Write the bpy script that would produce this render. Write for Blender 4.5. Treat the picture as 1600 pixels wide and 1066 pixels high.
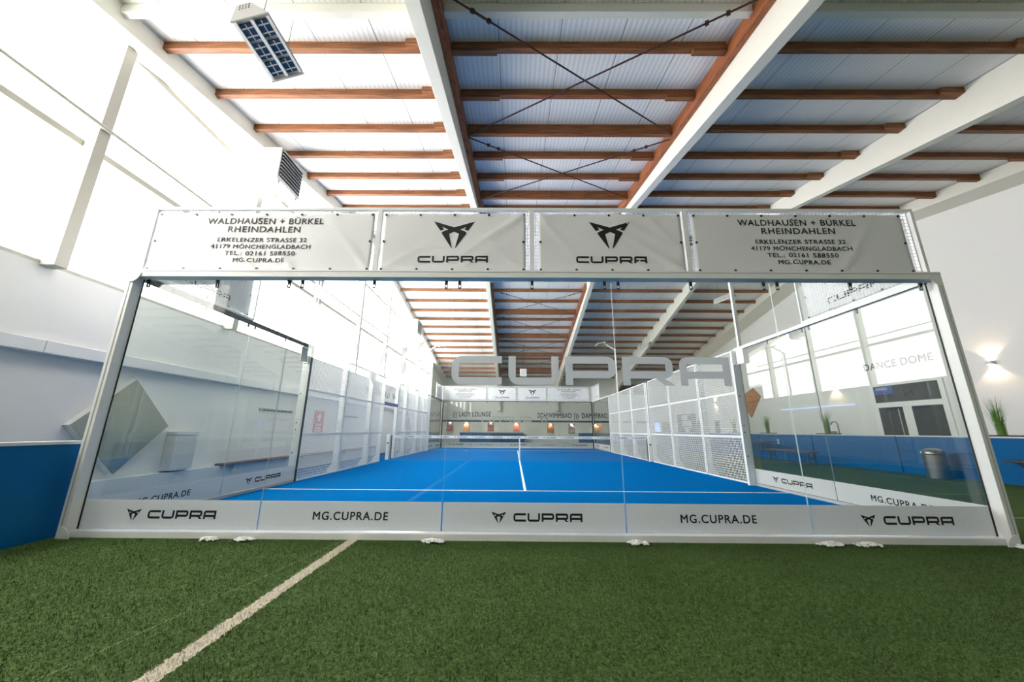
import bpy, math, random
import numpy as np
from mathutils import Matrix, Vector

# ------------------------------------------------------------------ scene reset
for o in list(bpy.data.objects):
    bpy.data.objects.remove(o)
S = bpy.context.scene
C = S.collection
PI = math.pi
random.seed(7)

# ------------------------------------------------------------------ camera
YAW, PIT, ROL, FPX = -.0065, .2424, .0068, 563.224
cy_, sy_, cp_, sp_ = math.cos(YAW), math.sin(YAW), math.cos(PIT), math.sin(PIT)
Fw = Vector((sy_*cp_, cy_*cp_, sp_)); Rt = Vector((cy_, -sy_, 0)); Up = Rt.cross(Fw)
R2 = math.cos(ROL)*Rt + math.sin(ROL)*Up
U2 = -math.sin(ROL)*Rt + math.cos(ROL)*Up
cam = bpy.data.objects.new('camera', bpy.data.cameras.new('camera'))
C.objects.link(cam)
cam.data.sensor_width = 36; cam.data.lens = FPX/1600*36; cam.data.clip_end = 200; cam.data.clip_start = .02
M = Matrix((R2, U2, -Fw)).transposed().to_4x4(); M.translation = (4.7789, -4.27, 1.1184)
cam.matrix_world = M
S.camera = cam

# ------------------------------------------------------------------ world / exposure
W = bpy.data.worlds.new('world'); S.world = W; W.use_nodes = True
W.node_tree.nodes['Background'].inputs[0].default_value = (.75, .85, 1, 1)
W.node_tree.nodes['Background'].inputs[1].default_value = .3
S.view_settings.view_transform = 'Standard'; S.view_settings.look = 'None'
S.view_settings.gamma = 1; S.view_settings.use_curve_mapping = False
S.view_settings.exposure = 1.1
WINDOW_GAIN = 5.0
S.cycles.max_bounces = 12; S.cycles.diffuse_bounces = 6; S.cycles.glossy_bounces = 5
S.cycles.transmission_bounces = 6; S.cycles.transparent_max_bounces = 24
S.cycles.caustics_reflective = False; S.cycles.caustics_refractive = False
S.cycles.sample_clamp_indirect = 8

# ------------------------------------------------------------------ materials
def lin(c):
    return tuple((v/255/12.92 if v/255 <= .04045 else ((v/255+.055)/1.055)**2.4) for v in c)
def nm(name):
    m = bpy.data.materials.new(name); m.use_nodes = True
    nt = m.node_tree
    return m, nt, nt.nodes['Principled BSDF']
def plain(name, rgb, rough=.5, metal=0, noise=0.0, nscale=8, bump=0.0, spec=.5, bscale=None):
    m, nt, b = nm(name)
    c = (*lin(rgb), 1)
    b.inputs['Base Color'].default_value = c
    b.inputs['Roughness'].default_value = rough; b.inputs['Metallic'].default_value = metal
    b.inputs['Specular IOR Level'].default_value = spec
    tc = nt.nodes.new('ShaderNodeTexCoord')
    n = nt.nodes.new('ShaderNodeTexNoise'); n.inputs['Scale'].default_value = nscale; n.inputs['Detail'].default_value = 4
    nt.links.new(tc.outputs['Object'], n.inputs['Vector'])
    mx = nt.nodes.new('ShaderNodeMixRGB'); mx.blend_type = 'MIX'
    k = max(noise, .03)
    mx.inputs[1].default_value = tuple(v*(1-k) for v in c[:3])+(1,)
    mx.inputs[2].default_value = tuple(min(1, v*(1+k)) for v in c[:3])+(1,)
    nt.links.new(n.outputs['Fac'], mx.inputs[0]); nt.links.new(mx.outputs[0], b.inputs['Base Color'])
    if bump:
        bp = nt.nodes.new('ShaderNodeBump'); bp.inputs['Strength'].default_value = bump; bp.inputs['Distance'].default_value = .01
        n2 = nt.nodes.new('ShaderNodeTexNoise'); n2.inputs['Scale'].default_value = bscale or nscale*6
        nt.links.new(tc.outputs['Object'], n2.inputs['Vector'])
        nt.links.new(n2.outputs['Fac'], bp.inputs['Height']); nt.links.new(bp.outputs[0], b.inputs['Normal'])
    return m
def emit(name, rgb, s):
    m, nt, b = nm(name)
    b.inputs['Base Color'].default_value = (*rgb, 1)
    b.inputs['Emission Color'].default_value = (*rgb, 1); b.inputs['Emission Strength'].default_value = s
    return m
def glassmat(name, tint, f0=.045):
    m = bpy.data.materials.new(name); m.use_nodes = True; nt = m.node_tree; nt.nodes.clear()
    out = nt.nodes.new('ShaderNodeOutputMaterial'); mix = nt.nodes.new('ShaderNodeMixShader')
    tr = nt.nodes.new('ShaderNodeBsdfTransparent'); tr.inputs[0].default_value = (*tint, 1)
    gl = nt.nodes.new('ShaderNodeBsdfGlossy'); gl.inputs['Roughness'].default_value = 0.0
    lw = nt.nodes.new('ShaderNodeLayerWeight'); lw.inputs['Blend'].default_value = .5
    p = nt.nodes.new('ShaderNodeMath'); p.operation = 'POWER'; p.inputs[1].default_value = 5
    q = nt.nodes.new('ShaderNodeMath'); q.operation = 'MULTIPLY_ADD'; q.inputs[1].default_value = 1-f0; q.inputs[2].default_value = f0
    nt.links.new(lw.outputs['Facing'], p.inputs[0]); nt.links.new(p.outputs[0], q.inputs[0])
    nt.links.new(q.outputs[0], mix.inputs[0]); nt.links.new(tr.outputs[0], mix.inputs[1]); nt.links.new(gl.outputs[0], mix.inputs[2])
    nt.links.new(mix.outputs[0], out.inputs[0])
    return m
def wood(name, a, b_, scale=(1, 14, 14), rough=.55):
    m, nt, b = nm(name)
    tc = nt.nodes.new('ShaderNodeTexCoord'); mp = nt.nodes.new('ShaderNodeMapping'); mp.inputs['Scale'].default_value = scale
    n = nt.nodes.new('ShaderNodeTexNoise'); n.inputs['Scale'].default_value = 2.2; n.inputs['Detail'].default_value = 6; n.inputs['Distortion'].default_value = .6
    cr = nt.nodes.new('ShaderNodeValToRGB')
    cr.color_ramp.elements[0].position = .3; cr.color_ramp.elements[0].color = (*lin(a), 1)
    cr.color_ramp.elements[1].position = .7; cr.color_ramp.elements[1].color = (*lin(b_), 1)
    nt.links.new(tc.outputs['Object'], mp.inputs[0]); nt.links.new(mp.outputs[0], n.inputs['Vector'])
    nt.links.new(n.outputs['Fac'], cr.inputs[0]); nt.links.new(cr.outputs[0], b.inputs['Base Color'])
    b.inputs['Roughness'].default_value = rough
    return m
def turfmat():
    m, nt, b = nm('turf_green'); N = nt.nodes; L = nt.links
    tc = N.new('ShaderNodeTexCoord')
    n1 = N.new('ShaderNodeTexNoise'); n1.inputs['Scale'].default_value = 70; n1.inputs['Detail'].default_value = 6
    n2 = N.new('ShaderNodeTexNoise'); n2.inputs['Scale'].default_value = 1.3; n2.inputs['Detail'].default_value = 3
    for n in (n1, n2): L.new(tc.outputs['Object'], n.inputs['Vector'])
    cr = N.new('ShaderNodeValToRGB')
    cr.color_ramp.elements[0].position = .3; cr.color_ramp.elements[0].color = (*lin((60, 86, 42)), 1)
    cr.color_ramp.elements[1].position = .72; cr.color_ramp.elements[1].color = (*lin((108, 132, 76)), 1)
    L.new(n1.outputs['Fac'], cr.inputs[0])
    mv = N.new('ShaderNodeMixRGB'); mv.blend_type = 'MULTIPLY'; mv.inputs[0].default_value = .35
    L.new(cr.outputs[0], mv.inputs[1]); L.new(n2.outputs['Fac'], mv.inputs[2])
    # painted lines: |coordinate - centre + jitter| < half width
    sx = N.new('ShaderNodeSeparateXYZ'); L.new(tc.outputs['Object'], sx.inputs[0])
    nj = N.new('ShaderNodeTexNoise'); nj.inputs['Scale'].default_value = 45; L.new(tc.outputs['Object'], nj.inputs['Vector'])
    def line(src, c, hw, jit):
        a = N.new('ShaderNodeMath'); a.operation = 'MULTIPLY_ADD'; a.inputs[1].default_value = jit; a.inputs[2].default_value = -c-jit/2
        L.new(nj.outputs['Fac'], a.inputs[0])
        s = N.new('ShaderNodeMath'); s.operation = 'ADD'; L.new(src, s.inputs[0]); L.new(a.outputs[0], s.inputs[1])
        ab = N.new('ShaderNodeMath'); ab.operation = 'ABSOLUTE'; L.new(s.outputs[0], ab.inputs[0])
        lt = N.new('ShaderNodeMath'); lt.operation = 'LESS_THAN'; lt.inputs[1].default_value = hw; L.new(ab.outputs[0], lt.inputs[0])
        return lt.outputs[0]
    m1 = N.new('ShaderNodeMixRGB'); m1.inputs[2].default_value = (*lin((214, 204, 186)), 1)
    L.new(line(sx.outputs[0], 3.085, .052, .06), m1.inputs[0]); L.new(mv.outputs[0], m1.inputs[1])
    gt = N.new('ShaderNodeMath'); gt.operation = 'GREATER_THAN'; gt.inputs[1].default_value = 10.2; L.new(sx.outputs[0], gt.inputs[0])
    mu = N.new('ShaderNodeMath'); mu.operation = 'MULTIPLY'; L.new(gt.outputs[0], mu.inputs[0]); L.new(line(sx.outputs[1], 1.22, .03, .03), mu.inputs[1])
    m2 = N.new('ShaderNodeMixRGB'); m2.inputs[2].default_value = (*lin((150, 165, 120)), 1)
    L.new(mu.outputs[0], m2.inputs[0]); L.new(m1.outputs[0], m2.inputs[1])
    # the thin turf seam beside the line
    sl = N.new('ShaderNodeMath'); sl.operation = 'MULTIPLY_ADD'; sl.inputs[1].default_value = -.19
    L.new(sx.outputs[1], sl.inputs[0]); L.new(sx.outputs[0], sl.inputs[2])
    lt = N.new('ShaderNodeMath'); lt.operation = 'MULTIPLY'; lt.inputs[1].default_value = .45
    L.new(line(sl.outputs[0], 3.01, .006, .006), lt.inputs[0])
    m3 = N.new('ShaderNodeMixRGB'); m3.inputs[2].default_value = (*lin((150, 165, 115)), 1)
    L.new(lt.outputs[0], m3.inputs[0]); L.new(m2.outputs[0], m3.inputs[1])
    L.new(m3.outputs[0], b.inputs['Base Color'])
    b.inputs['Roughness'].default_value = .9; b.inputs['Specular IOR Level'].default_value = .1
    bp = N.new('ShaderNodeBump'); bp.inputs['Strength'].default_value = .9; bp.inputs['Distance'].default_value = .02
    L.new(n1.outputs['Fac'], bp.inputs['Height']); L.new(bp.outputs[0], b.inputs['Normal'])
    return m
def roofmat():
    m, nt, b = nm('roof_sheet'); N = nt.nodes; L = nt.links
    tc = N.new('ShaderNodeTexCoord'); sx = N.new('ShaderNodeSeparateXYZ'); L.new(tc.outputs['Object'], sx.inputs[0])
    def mth(op, a, v=None, v2=None):
        k = N.new('ShaderNodeMath'); k.operation = op; L.new(a, k.inputs[0])
        if v is not None: k.inputs[1].default_value = v
        if v2 is not None: k.inputs[2].default_value = v2
        return k.outputs[0]
    rib = mth('SINE', mth('MULTIPLY', sx.outputs[0], 2*PI/.085))
    seam = mth('LESS_THAN', mth('ABSOLUTE', mth('SUBTRACT', mth('FRACT', mth('MULTIPLY', sx.outputs[0], 1/1.0)), .5)), .0055)
    cr = N.new('ShaderNodeMixRGB'); cr.inputs[1].default_value = (*lin((238, 238, 237)), 1); cr.inputs[2].default_value = (*lin((222, 223, 223)), 1)
    L.new(mth('MULTIPLY_ADD', rib, .5, .5), cr.inputs[0])
    m2 = N.new('ShaderNodeMixRGB'); m2.inputs[2].default_value = (*lin((110, 112, 112)), 1)
    L.new(seam, m2.inputs[0]); L.new(cr.outputs[0], m2.inputs[1]); L.new(m2.outputs[0], b.inputs['Base Color'])
    bp = N.new('ShaderNodeBump'); bp.inputs['Strength'].default_value = .12; bp.inputs['Distance'].default_value = .01
    L.new(rib, bp.inputs['Height']); L.new(bp.outputs[0], b.inputs['Normal'])
    b.inputs['Roughness'].default_value = .45
    return m
def windowmat():
    m, nt, b = nm('translucent_daylit_pane'); N = nt.nodes; L = nt.links
    tc = N.new('ShaderNodeTexCoord'); sx = N.new('ShaderNodeSeparateXYZ'); L.new(tc.outputs['Object'], sx.inputs[0])
    fr = N.new('ShaderNodeMath'); fr.operation = 'MULTIPLY'; fr.inputs[1].default_value = 1/.5; L.new(sx.outputs[1], fr.inputs[0])
    f2 = N.new('ShaderNodeMath'); f2.operation = 'FRACT'; L.new(fr.outputs[0], f2.inputs[0])
    lt = N.new('ShaderNodeMath'); lt.operation = 'LESS_THAN'; lt.inputs[1].default_value = .035; L.new(f2.outputs[0], lt.inputs[0])
    mx = N.new('ShaderNodeMixRGB'); mx.inputs[1].default_value = (1, .97, .92, 1); mx.inputs[2].default_value = (.7, .68, .65, 1)
    L.new(lt.outputs[0], mx.inputs[0])
    L.new(mx.outputs[0], b.inputs['Emission Color']); b.inputs['Emission Strength'].default_value = WINDOW_GAIN
    b.inputs['Base Color'].default_value = (.8, .8, .8, 1)
    return m
def postermat(name, a, b_, c_, scale):
    m, nt, b = nm(name); N = nt.nodes; L = nt.links
    tc = N.new('ShaderNodeTexCoord'); v = N.new('ShaderNodeTexVoronoi'); v.inputs['Scale'].default_value = scale
    L.new(tc.outputs['Object'], v.inputs['Vector'])
    cr = N.new('ShaderNodeValToRGB'); e = cr.color_ramp.elements
    e[0].color = (*lin(a), 1); e[1].color = (*lin(c_), 1); e.new(.5).color = (*lin(b_), 1)
    L.new(v.outputs['Distance'], cr.inputs[0]); L.new(cr.outputs[0], b.inputs['Base Color'])
    b.inputs['Roughness'].default_value = .4
    return m
def bannermat():
    m, nt, b = nm('banner_vinyl')
    b.inputs['Base Color'].default_value = (*lin((228, 228, 230)), 1); b.inputs['Roughness'].default_value = .5
    tc = nt.nodes.new('ShaderNodeTexCoord'); n = nt.nodes.new('ShaderNodeTexNoise'); n.inputs['Scale'].default_value = 160
    nt.links.new(tc.outputs['Object'], n.inputs['Vector'])
    mx = nt.nodes.new('ShaderNodeMixRGB'); mx.inputs[1].default_value = (*lin((222, 222, 224)), 1); mx.inputs[2].default_value = (*lin((236, 236, 238)), 1)
    nt.links.new(n.outputs['Fac'], mx.inputs[0]); nt.links.new(mx.outputs[0], b.inputs['Base Color'])
    return m
def filmmat(name, rgb, tl, grain, clear=0):
    m = bpy.data.materials.new(name); m.use_nodes = True; nt = m.node_tree; nt.nodes.clear()
    out = nt.nodes.new('ShaderNodeOutputMaterial'); mix = nt.nodes.new('ShaderNodeMixShader'); mix.inputs[0].default_value = tl
    a = nt.nodes.new('ShaderNodeBsdfDiffuse'); b = nt.nodes.new('ShaderNodeBsdfTranslucent')
    for q in (a, b): q.inputs[0].default_value = (*lin(rgb), 1)
    if grain:
        tc = nt.nodes.new('ShaderNodeTexCoord'); n = nt.nodes.new('ShaderNodeTexNoise'); n.inputs['Scale'].default_value = grain; n.inputs['Detail'].default_value = 2
        mx = nt.nodes.new('ShaderNodeMixRGB'); mx.inputs[1].default_value = (*lin([v*.86 for v in rgb]), 1); mx.inputs[2].default_value = (*lin([min(255, v*1.08) for v in rgb]), 1)
        nt.links.new(tc.outputs['Object'], n.inputs['Vector']); nt.links.new(n.outputs['Fac'], mx.inputs[0])
        for q in (a, b): nt.links.new(mx.outputs[0], q.inputs[0])
    nt.links.new(a.outputs[0], mix.inputs[1]); nt.links.new(b.outputs[0], mix.inputs[2])
    tr = nt.nodes.new('ShaderNodeBsdfTransparent'); mc = nt.nodes.new('ShaderNodeMixShader'); mc.inputs[0].default_value = clear
    nt.links.new(mix.outputs[0], mc.inputs[1]); nt.links.new(tr.outputs[0], mc.inputs[2]); nt.links.new(mc.outputs[0], out.inputs[0])
    return m
MT = dict(
    turf=turfmat(), roof=roofmat(), pane=windowmat(), banner=bannermat(),
    court=plain('blue_court_turf', (0, 104, 178), .9, noise=.12, nscale=30, bump=.3, bscale=240, spec=0),
    line=plain('white_line', (235, 238, 240), .7),
    wall=plain('white_wall', (226, 226, 225), .7, noise=.02, nscale=1.2),
    ledge=plain('white_ledge', (222, 223, 226), .5),
    girder=plain('cream_girder_paint', (226, 224, 214), .5),
    white=plain('white_steel_paint', (232, 233, 232), .35),
    gloss=plain('gloss_white_rail', (240, 241, 241), .22, spec=1.0),
    winframe=plain('beige_window_steel', (186, 184, 174), .5),
    steel=plain('grey_steel_paint', (178, 180, 180), .4),
    frontwall=plain('grey_front_wall', (214, 214, 210), .7),
    dark=plain('dark_gasket', (22, 24, 26), .6),
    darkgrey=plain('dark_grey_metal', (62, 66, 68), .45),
    clamp=plain('dark_zinc', (70, 74, 78), .35, metal=.8),
    wood=wood('brown_purlin_wood', (92, 54, 28), (158, 98, 54)),
    wood_y=wood('brown_ledger_wood', (104, 54, 28), (164, 96, 52), (14, 1, 14)),
    bench=wood('bench_wood', (88, 60, 44), (124, 88, 66), (14, 1, 14)),
    panelwood=wood('orange_panel_wood', (168, 108, 68), (206, 150, 108), (3, 3, 16)),
    rod=plain('rust_brown_rod', (66, 40, 34), .5, metal=.3),
    glass=glassmat('clear_glass', (.968, .988, .972)),
    glassedge=plain('glass_edge', (188, 204, 204), .3),
    frost=filmmat('silver_frosted_film', (246, 248, 247), .5, 200),
    emblemfilm=filmmat('clear_white_film', (236, 237, 238), .62, 0, .42),
    film=filmmat('pale_glass_film', (222, 223, 224), .62, 0, .15),
    black=plain('black_print', (12, 12, 14), .5),
    greyprint=plain('dark_blue_print', (36, 44, 88), .5),
    board=plain('blue_board', (4, 98, 160), .45, noise=.04, spec=.15),
    cap=plain('white_board_cap', (222, 224, 224), .4),
    sil=plain('brushed_steel', (150, 152, 154), .32, metal=.9),
    mirror=plain('grey_green_panel', (150, 156, 148), .16, metal=.55, noise=.05, nscale=3),
    pale=plain('pale_grey_plastic', (206, 208, 210), .4),
    housing=plain('grey_lamp_housing', (176, 174, 170), .45),
    lens=plain('dark_lens', (40, 54, 80), .15),
    reflector=plain('white_reflector', (236, 236, 236), .3),
    grille=plain('black_grille', (14, 14, 15), .5),
    red=plain('red_poster', (196, 60, 72), .5),
    pebble=plain('white_pebble', (250, 250, 248), .7),
    leaf=plain('green_blade', (96, 140, 44), .55, noise=.25, nscale=14),
    tray=plain('dark_tray', (48, 44, 42), .6),
    blackglass=plain('dark_door_glass', (44, 52, 52), .06),
    bluesign=plain('blue_sign', (40, 76, 160), .4),
    led=emit('blue_led', (.45, .55, 1), .4),
    bulb=emit('warm_bulb', (1, .78, .55), 12),
    screen=emit('blue_screen', (.25, .35, .95), 1.2),
    alley=plain('blue_alley_turf', (4, 78, 132), .9, noise=.1, nscale=30, spec=0),
    stripe=plain('dark_blue_stripe', (22, 62, 100), .5),
    brown=plain('brown_wall_panel', (96, 78, 70), .6),
)

# ------------------------------------------------------------------ mesh helpers
class MB:
    def __init__(s): s.v = []; s.f = []; s.m = []
    def add(s, vs, fs, mi=0):
        n = len(s.v); s.v += [tuple(p) for p in vs]; s.f += [tuple(i+n for i in f) for f in fs]; s.m += [mi]*len(fs); return s
    def box(s, x0, x1, y0, y1, z0, z1, mi=0, R=None):
        vs = [(x, y, z) for x in (x0, x1) for y in (y0, y1) for z in (z0, z1)]
        if R is not None: vs = [tuple(R @ Vector(p)) for p in vs]
        return s.add(vs, [(0, 1, 3, 2), (4, 6, 7, 5), (0, 4, 5, 1), (2, 3, 7, 6), (0, 2, 6, 4), (1, 5, 7, 3)], mi)
    def prism(s, pts, a0, a1, ax='y', mi=0):
        """pts: 2D outline; extruded along ax (y: pts are x,z; x: pts are y,z; z: pts are x,y)"""
        def P(p, a): return {'y': (p[0], a, p[1]), 'x': (a, p[0], p[1]), 'z': (p[0], p[1], a)}[ax]
        n = len(pts)
        vs = [P(p, a0) for p in pts]+[P(p, a1) for p in pts]
        fs = [tuple(range(n)), tuple(range(2*n-1, n-1, -1))]+[(i, (i+1) % n+0, (i+1) % n+n, i+n) for i in range(n)]
        return s.add(vs, fs, mi)
    def tube(s, p, q, r, n=8, mi=0, r2=None):
        p, q = Vector(p), Vector(q); d = (q-p).normalized()
        a = d.orthogonal().normalized(); b = d.cross(a); r2 = r if r2 is None else r2
        vs = [p+r*(a*math.cos(2*PI*i/n)+b*math.sin(2*PI*i/n)) for i in range(n)]+[q+r2*(a*math.cos(2*PI*i/n)+b*math.sin(2*PI*i/n)) for i in range(n)]
        return s.add(vs, [tuple(range(n)), tuple(range(2*n-1, n-1, -1))]+[(i, (i+1) % n, (i+1) % n+n, i+n) for i in range(n)], mi)
    def lathe(s, prof, n=28, c=(0, 0), mi=0):
        vs = []; fs = []
        for r, z in prof: vs += [(c[0]+r*math.cos(2*PI*i/n), c[1]+r*math.sin(2*PI*i/n), z) for i in range(n)]
        for k in range(len(prof)-1):
            fs += [(k*n+i, k*n+(i+1) % n, (k+1)*n+(i+1) % n, (k+1)*n+i) for i in range(n)]
        fs += [tuple(range(n))[::-1], tuple(range((len(prof)-1)*n, len(prof)*n))]
        return s.add(vs, fs, mi)
    def build(s, name, mats, parent=None, loc=(0, 0, 0), rz=0, bevel=0, smooth=False):
        me = bpy.data.meshes.new(name); me.from_pydata(s.v, [], s.f); me.update()
        for m in (mats if isinstance(mats, (list, tuple)) else [mats]): me.materials.append(MT[m] if isinstance(m, str) else m)
        if max(s.m, default=0): me.polygons.foreach_set('material_index', s.m)
        if smooth: me.polygons.foreach_set('use_smooth', [True]*len(me.polygons))
        import bmesh
        bm = bmesh.new(); bm.from_mesh(me); bmesh.ops.recalc_face_normals(bm, faces=bm.faces); bm.to_mesh(me); bm.free()
        o = bpy.data.objects.new(name, me); C.objects.link(o)
        o.location = loc; o.rotation_euler = (0, 0, rz)
        if parent: o.parent = parent
        if bevel:
            bv = o.modifiers.new('bevel', 'BEVEL'); bv.width = bevel; bv.segments = 2; bv.limit_method = 'ANGLE'
        return o
def tag(o, label=None, cat=None, group=None, kind=None):
    if label: o['label'] = label
    if cat: o['category'] = cat
    if group: o['group'] = group
    if kind: o['kind'] = kind
    return o
def thing(name, label, cat, loc=(0, 0, 0), rz=0, group=None):
    o = bpy.data.objects.new(name, None); C.objects.link(o); o.empty_display_size = .1
    o.location = loc; o.rotation_euler = (0, 0, rz)
    return tag(o, label, cat, group)
def struct(o): o['kind'] = 'structure'; return o
def dup(root, loc, rz, label, group=None):
    r = root.copy(); C.objects.link(r); r.location = loc; r.rotation_euler = (0, 0, rz)
    r['label'] = label
    if group: r['group'] = group
    for c in list(root.children):
        d = c.copy(); C.objects.link(d); d.parent = r
        for g in list(c.children):
            e = g.copy(); C.objects.link(e); e.parent = d
    return r
def text(s, x, z, h, mat, parent, w=None, y=0, rot=(PI/2, 0, 0), loc=None, align='CENTER', name='lettering', spacing=1.1, bold=0.0, shear=0, ext=.0006):
    """upright lettering: cap height h, scaled to width w, facing -y of its parent (or loc/rot)"""
    cu = bpy.data.curves.new(name, 'FONT'); cu.body = s; cu.align_x = align; cu.align_y = 'BOTTOM_BASELINE'
    cu.size = h/.73; cu.space_character = spacing; cu.extrude = ext; cu.bevel_depth = bold*h; cu.bevel_resolution = 0; cu.shear = shear
    cu.materials.append(MT[mat])
    o = bpy.data.objects.new(name, cu); C.objects.link(o)
    o.rotation_euler = rot; o.location = loc if loc is not None else (x, y, z)
    if parent: o.parent = parent
    if w:
        bpy.context.view_layer.update()
        d = o.dimensions.x
        o.scale.x = w/d if d > 0 else 1
    bpy.context.view_layer.update()
    me = bpy.data.meshes.new_from_object(o.evaluated_get(bpy.context.evaluated_depsgraph_get()))
    m = bpy.data.objects.new(name, me); C.objects.link(m)
    m.parent = parent; m.location = o.location; m.rotation_euler = o.rotation_euler; m.scale = o.scale
    bpy.data.objects.remove(o); bpy.data.curves.remove(cu)
    m.name = name
    return m

# ------------------------------------------------------------------ emblem and word mark outlines
def arc(poly, rad):
    out = []; n = len(poly)
    for i, p in enumerate(poly):
        if len(p) == 2: out.append(p); continue
        a = Vector(poly[i-1][:2]); b = Vector(p[:2]); c = Vector(poly[(i+1) % n][:2])
        u = (a-b).normalized()*rad; v = (c-b).normalized()*rad
        for k in range(7):
            t = k/6*PI/2; out.append(tuple(b+u*(1-math.sin(t))+v*(1-math.cos(t))))
    return out
def word_polys(x0, z0, W_, H):
    w, pitch, tx, t = .1806*W_, .2044*W_, .0265*W_, .255*H; r = min(.36*H, .07*W_); m = .24*H; r_ = 1
    L = []
    L.append(arc([(w, H), (0, H, r_), (0, 0, r_), (w, 0), (w, t), (tx, t), (tx, H-t), (w, H-t)], r))
    L.append([(x+pitch, z) for x, z in arc([(0, H), (0, 0, r_), (w, 0, r_), (w, H), (w-tx, H), (w-tx, t), (tx, t), (tx, H)], r)])
    bowl = arc([(tx, H), (w, H, r_), (w, m, r_), (tx, m), (tx, m+t), (w-tx, m+t), (w-tx, H-t), (tx, H-t)], r*.8)
    bar = [(0, 0), (tx, 0), (tx, H), (0, H)]
    for k in (2, 3):
        L.append([(x+k*pitch, z) for x, z in bar]); L.append([(x+k*pitch, z) for x, z in bowl])
    L.append([(x+3*pitch, z) for x, z in [(.66*w, m), (.84*w, m), (1.02*w, 0), (.82*w, 0)]])
    L.append([(x+4*pitch, z) for x, z in arc([(0, 0), (0, H, r_), (w, H), (w, 0), (w-tx, 0), (w-tx, H-t), (tx, H-t), (tx, 0)], r*.8)])
    L.append([(x+4*pitch, z) for x, z in [(tx, m), (w-tx, m), (w-tx, m+t), (tx, m+t)]])
    return [[(x+x0, z+z0) for x, z in p] for p in L]
EMB = [(465, 158), (825, 275), (825, 358), (738, 400), (797, 672), (785, 668), (610, 395), (608, 376), (632, 354), (722, 318), (612, 262), (642, 318), (580, 336)]
def emblem_polys(xc, zc, W_):
    k = W_/730
    left = [((x-825)*k+xc, (415-z)*k+zc) for x, z in EMB]
    return [left, [(2*xc-x, z) for x, z in left]]
def art(name, polys, mat, parent, y0=-.0015, y1=0):
    b = MB()
    for p in polys: b.prism(p, y0, y1)
    return b.build(name, mat, parent)

# ------------------------------------------------------------------ roof shape
SL, Y0, RIDGE, YN, YF = .188, 7.13, 8.75, -9.9, 27.4
XL, XR = -1.6, 18.6
def pb(y): return Y0+SL*y if y <= RIDGE else Y0+SL*(2*RIDGE-y)
GX = [3.5, 8.45, 13.4]
# ================================================================== SETTING
struct(MB().box(-1.62, XR, YN, YF, -.25, -.02).build('floor', 'turf'))
struct(MB().box(-.03, 10.03, -.0, 20.0, -.019, 0).build('floor', 'court'))
struct(MB().box(-1.62, -.03, .05, YF, -.019, -.004).build('floor', 'alley'))
def court_line(x0, x1, y0, y1): return struct(MB().box(x0, x1, y0, y1, .0005, .003).build('floor_line', 'line'))
court_line(.0, 10, 3.025, 3.075); court_line(4.975, 5.025, 3.075, 16.925); court_line(0, 10, 16.925, 16.975)
RP = .15
for ya, yb in ((YN, RIDGE), (RIDGE, YF)):
    b = MB(); za, zb = pb(ya)+RP, pb(yb)+RP
    b.prism([(ya, za), (yb, zb), (yb, zb+.15), (ya, za+.15)], XL-.2, XR+.2, 'x')
    struct(b.build('ceiling', 'roof'))
def girder(xc, w, drop, rise=.14):
    b = MB(); top = [(YN, pb(YN)+rise), (RIDGE, pb(RIDGE)+rise), (YF, pb(YF)+rise)]
    D = lambda y: .2+.053*abs(y-RIDGE)
    bot = [(YF, pb(YF)-2.2), (YF-.35, pb(YF)-2.2), (YF-.42, pb(YF)-1.7), (YF-.6, pb(YF-.6)-1.45), (YF-.95, pb(YF-.95)-D(YF)-.1), (YF-1.4, pb(YF-1.4)-D(YF-1.4)), (RIDGE, pb(RIDGE)-.2), (YN, pb(YN)-D(YN))]
    b.prism(top+bot, xc-w/2, xc+w/2, 'x')
    return struct(b.build('ceiling_girder', 'girder', bevel=.006))
for x in GX: girder(x, .2, .5)
# lower flange lips on the middle girders, edge girders, pillars at the far wall
def edge(x0, x1, drop):
    b = MB(); b.prism([(YN, pb(YN)+.14), (RIDGE, pb(RIDGE)+.14), (YF, pb(YF)+.14), (YF, pb(YF)-drop), (RIDGE, pb(RIDGE)-drop), (YN, pb(YN)-drop)], x0, x1, 'x')
    return struct(b.build('ceiling_girder', 'girder', bevel=.006))
edge(-1.6, -1.05, .2); edge(17.65, XR, .22)
for x in GX: struct(MB().box(x-.13, x+.13, YF-.36, YF-.005, 2.72, pb(YF)-2.18).build('pillar', 'wall'))
# walls
struct(MB().box(-1.9, -1.62, YN, 13.1, -.05, 2.15).build('wall_left', 'wall'))
struct(MB().box(-1.9, -1.62, 15.85, YF, -.05, 2.15).build('wall_left', 'wall'))
struct(MB().box(-1.9, -1.5, YN, YF, 2.15, 3.22).build('wall_left', 'wall'))
b = MB(); b.prism([(-5.93, 3.22), (-3.03, 3.22), (-3.03, pb(-3.03)+.1), (-5.93, pb(-5.93)+.1)], -1.9, -1.5, 'x'); struct(b.build('wall_left', 'wall'))
b = MB(); b.prism([(22.5, 3.22), (YF, 3.22), (YF, pb(YF)+.1), (22.5, pb(22.5)+.1)], -1.9, -1.5, 'x'); struct(b.build('wall_left', 'wall'))
for y0, y1 in ((YN, -2.75), (-2.745, .35), (.355, 3.45), (3.455, 6.55), (6.555, 9.65), (9.655, 13.0), (15.95, 19), (19.005, 23), (23.005, YF)):
    struct(MB().box(-1.619, -1.43, y0, y1, 2.07, 2.24).build('trim', 'ledge', bevel=.008))
for y0, y1 in ((YN, 13.05), (15.9, YF)): struct(MB().box(-1.619, -1.47, y0, y1, -.05, .335).build('trim', 'ledge'))
struct(MB().box(XR, XR+.3, YN, YF, -.05, pb(RIDGE)+.4).build('wall_right', 'wall'))
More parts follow.
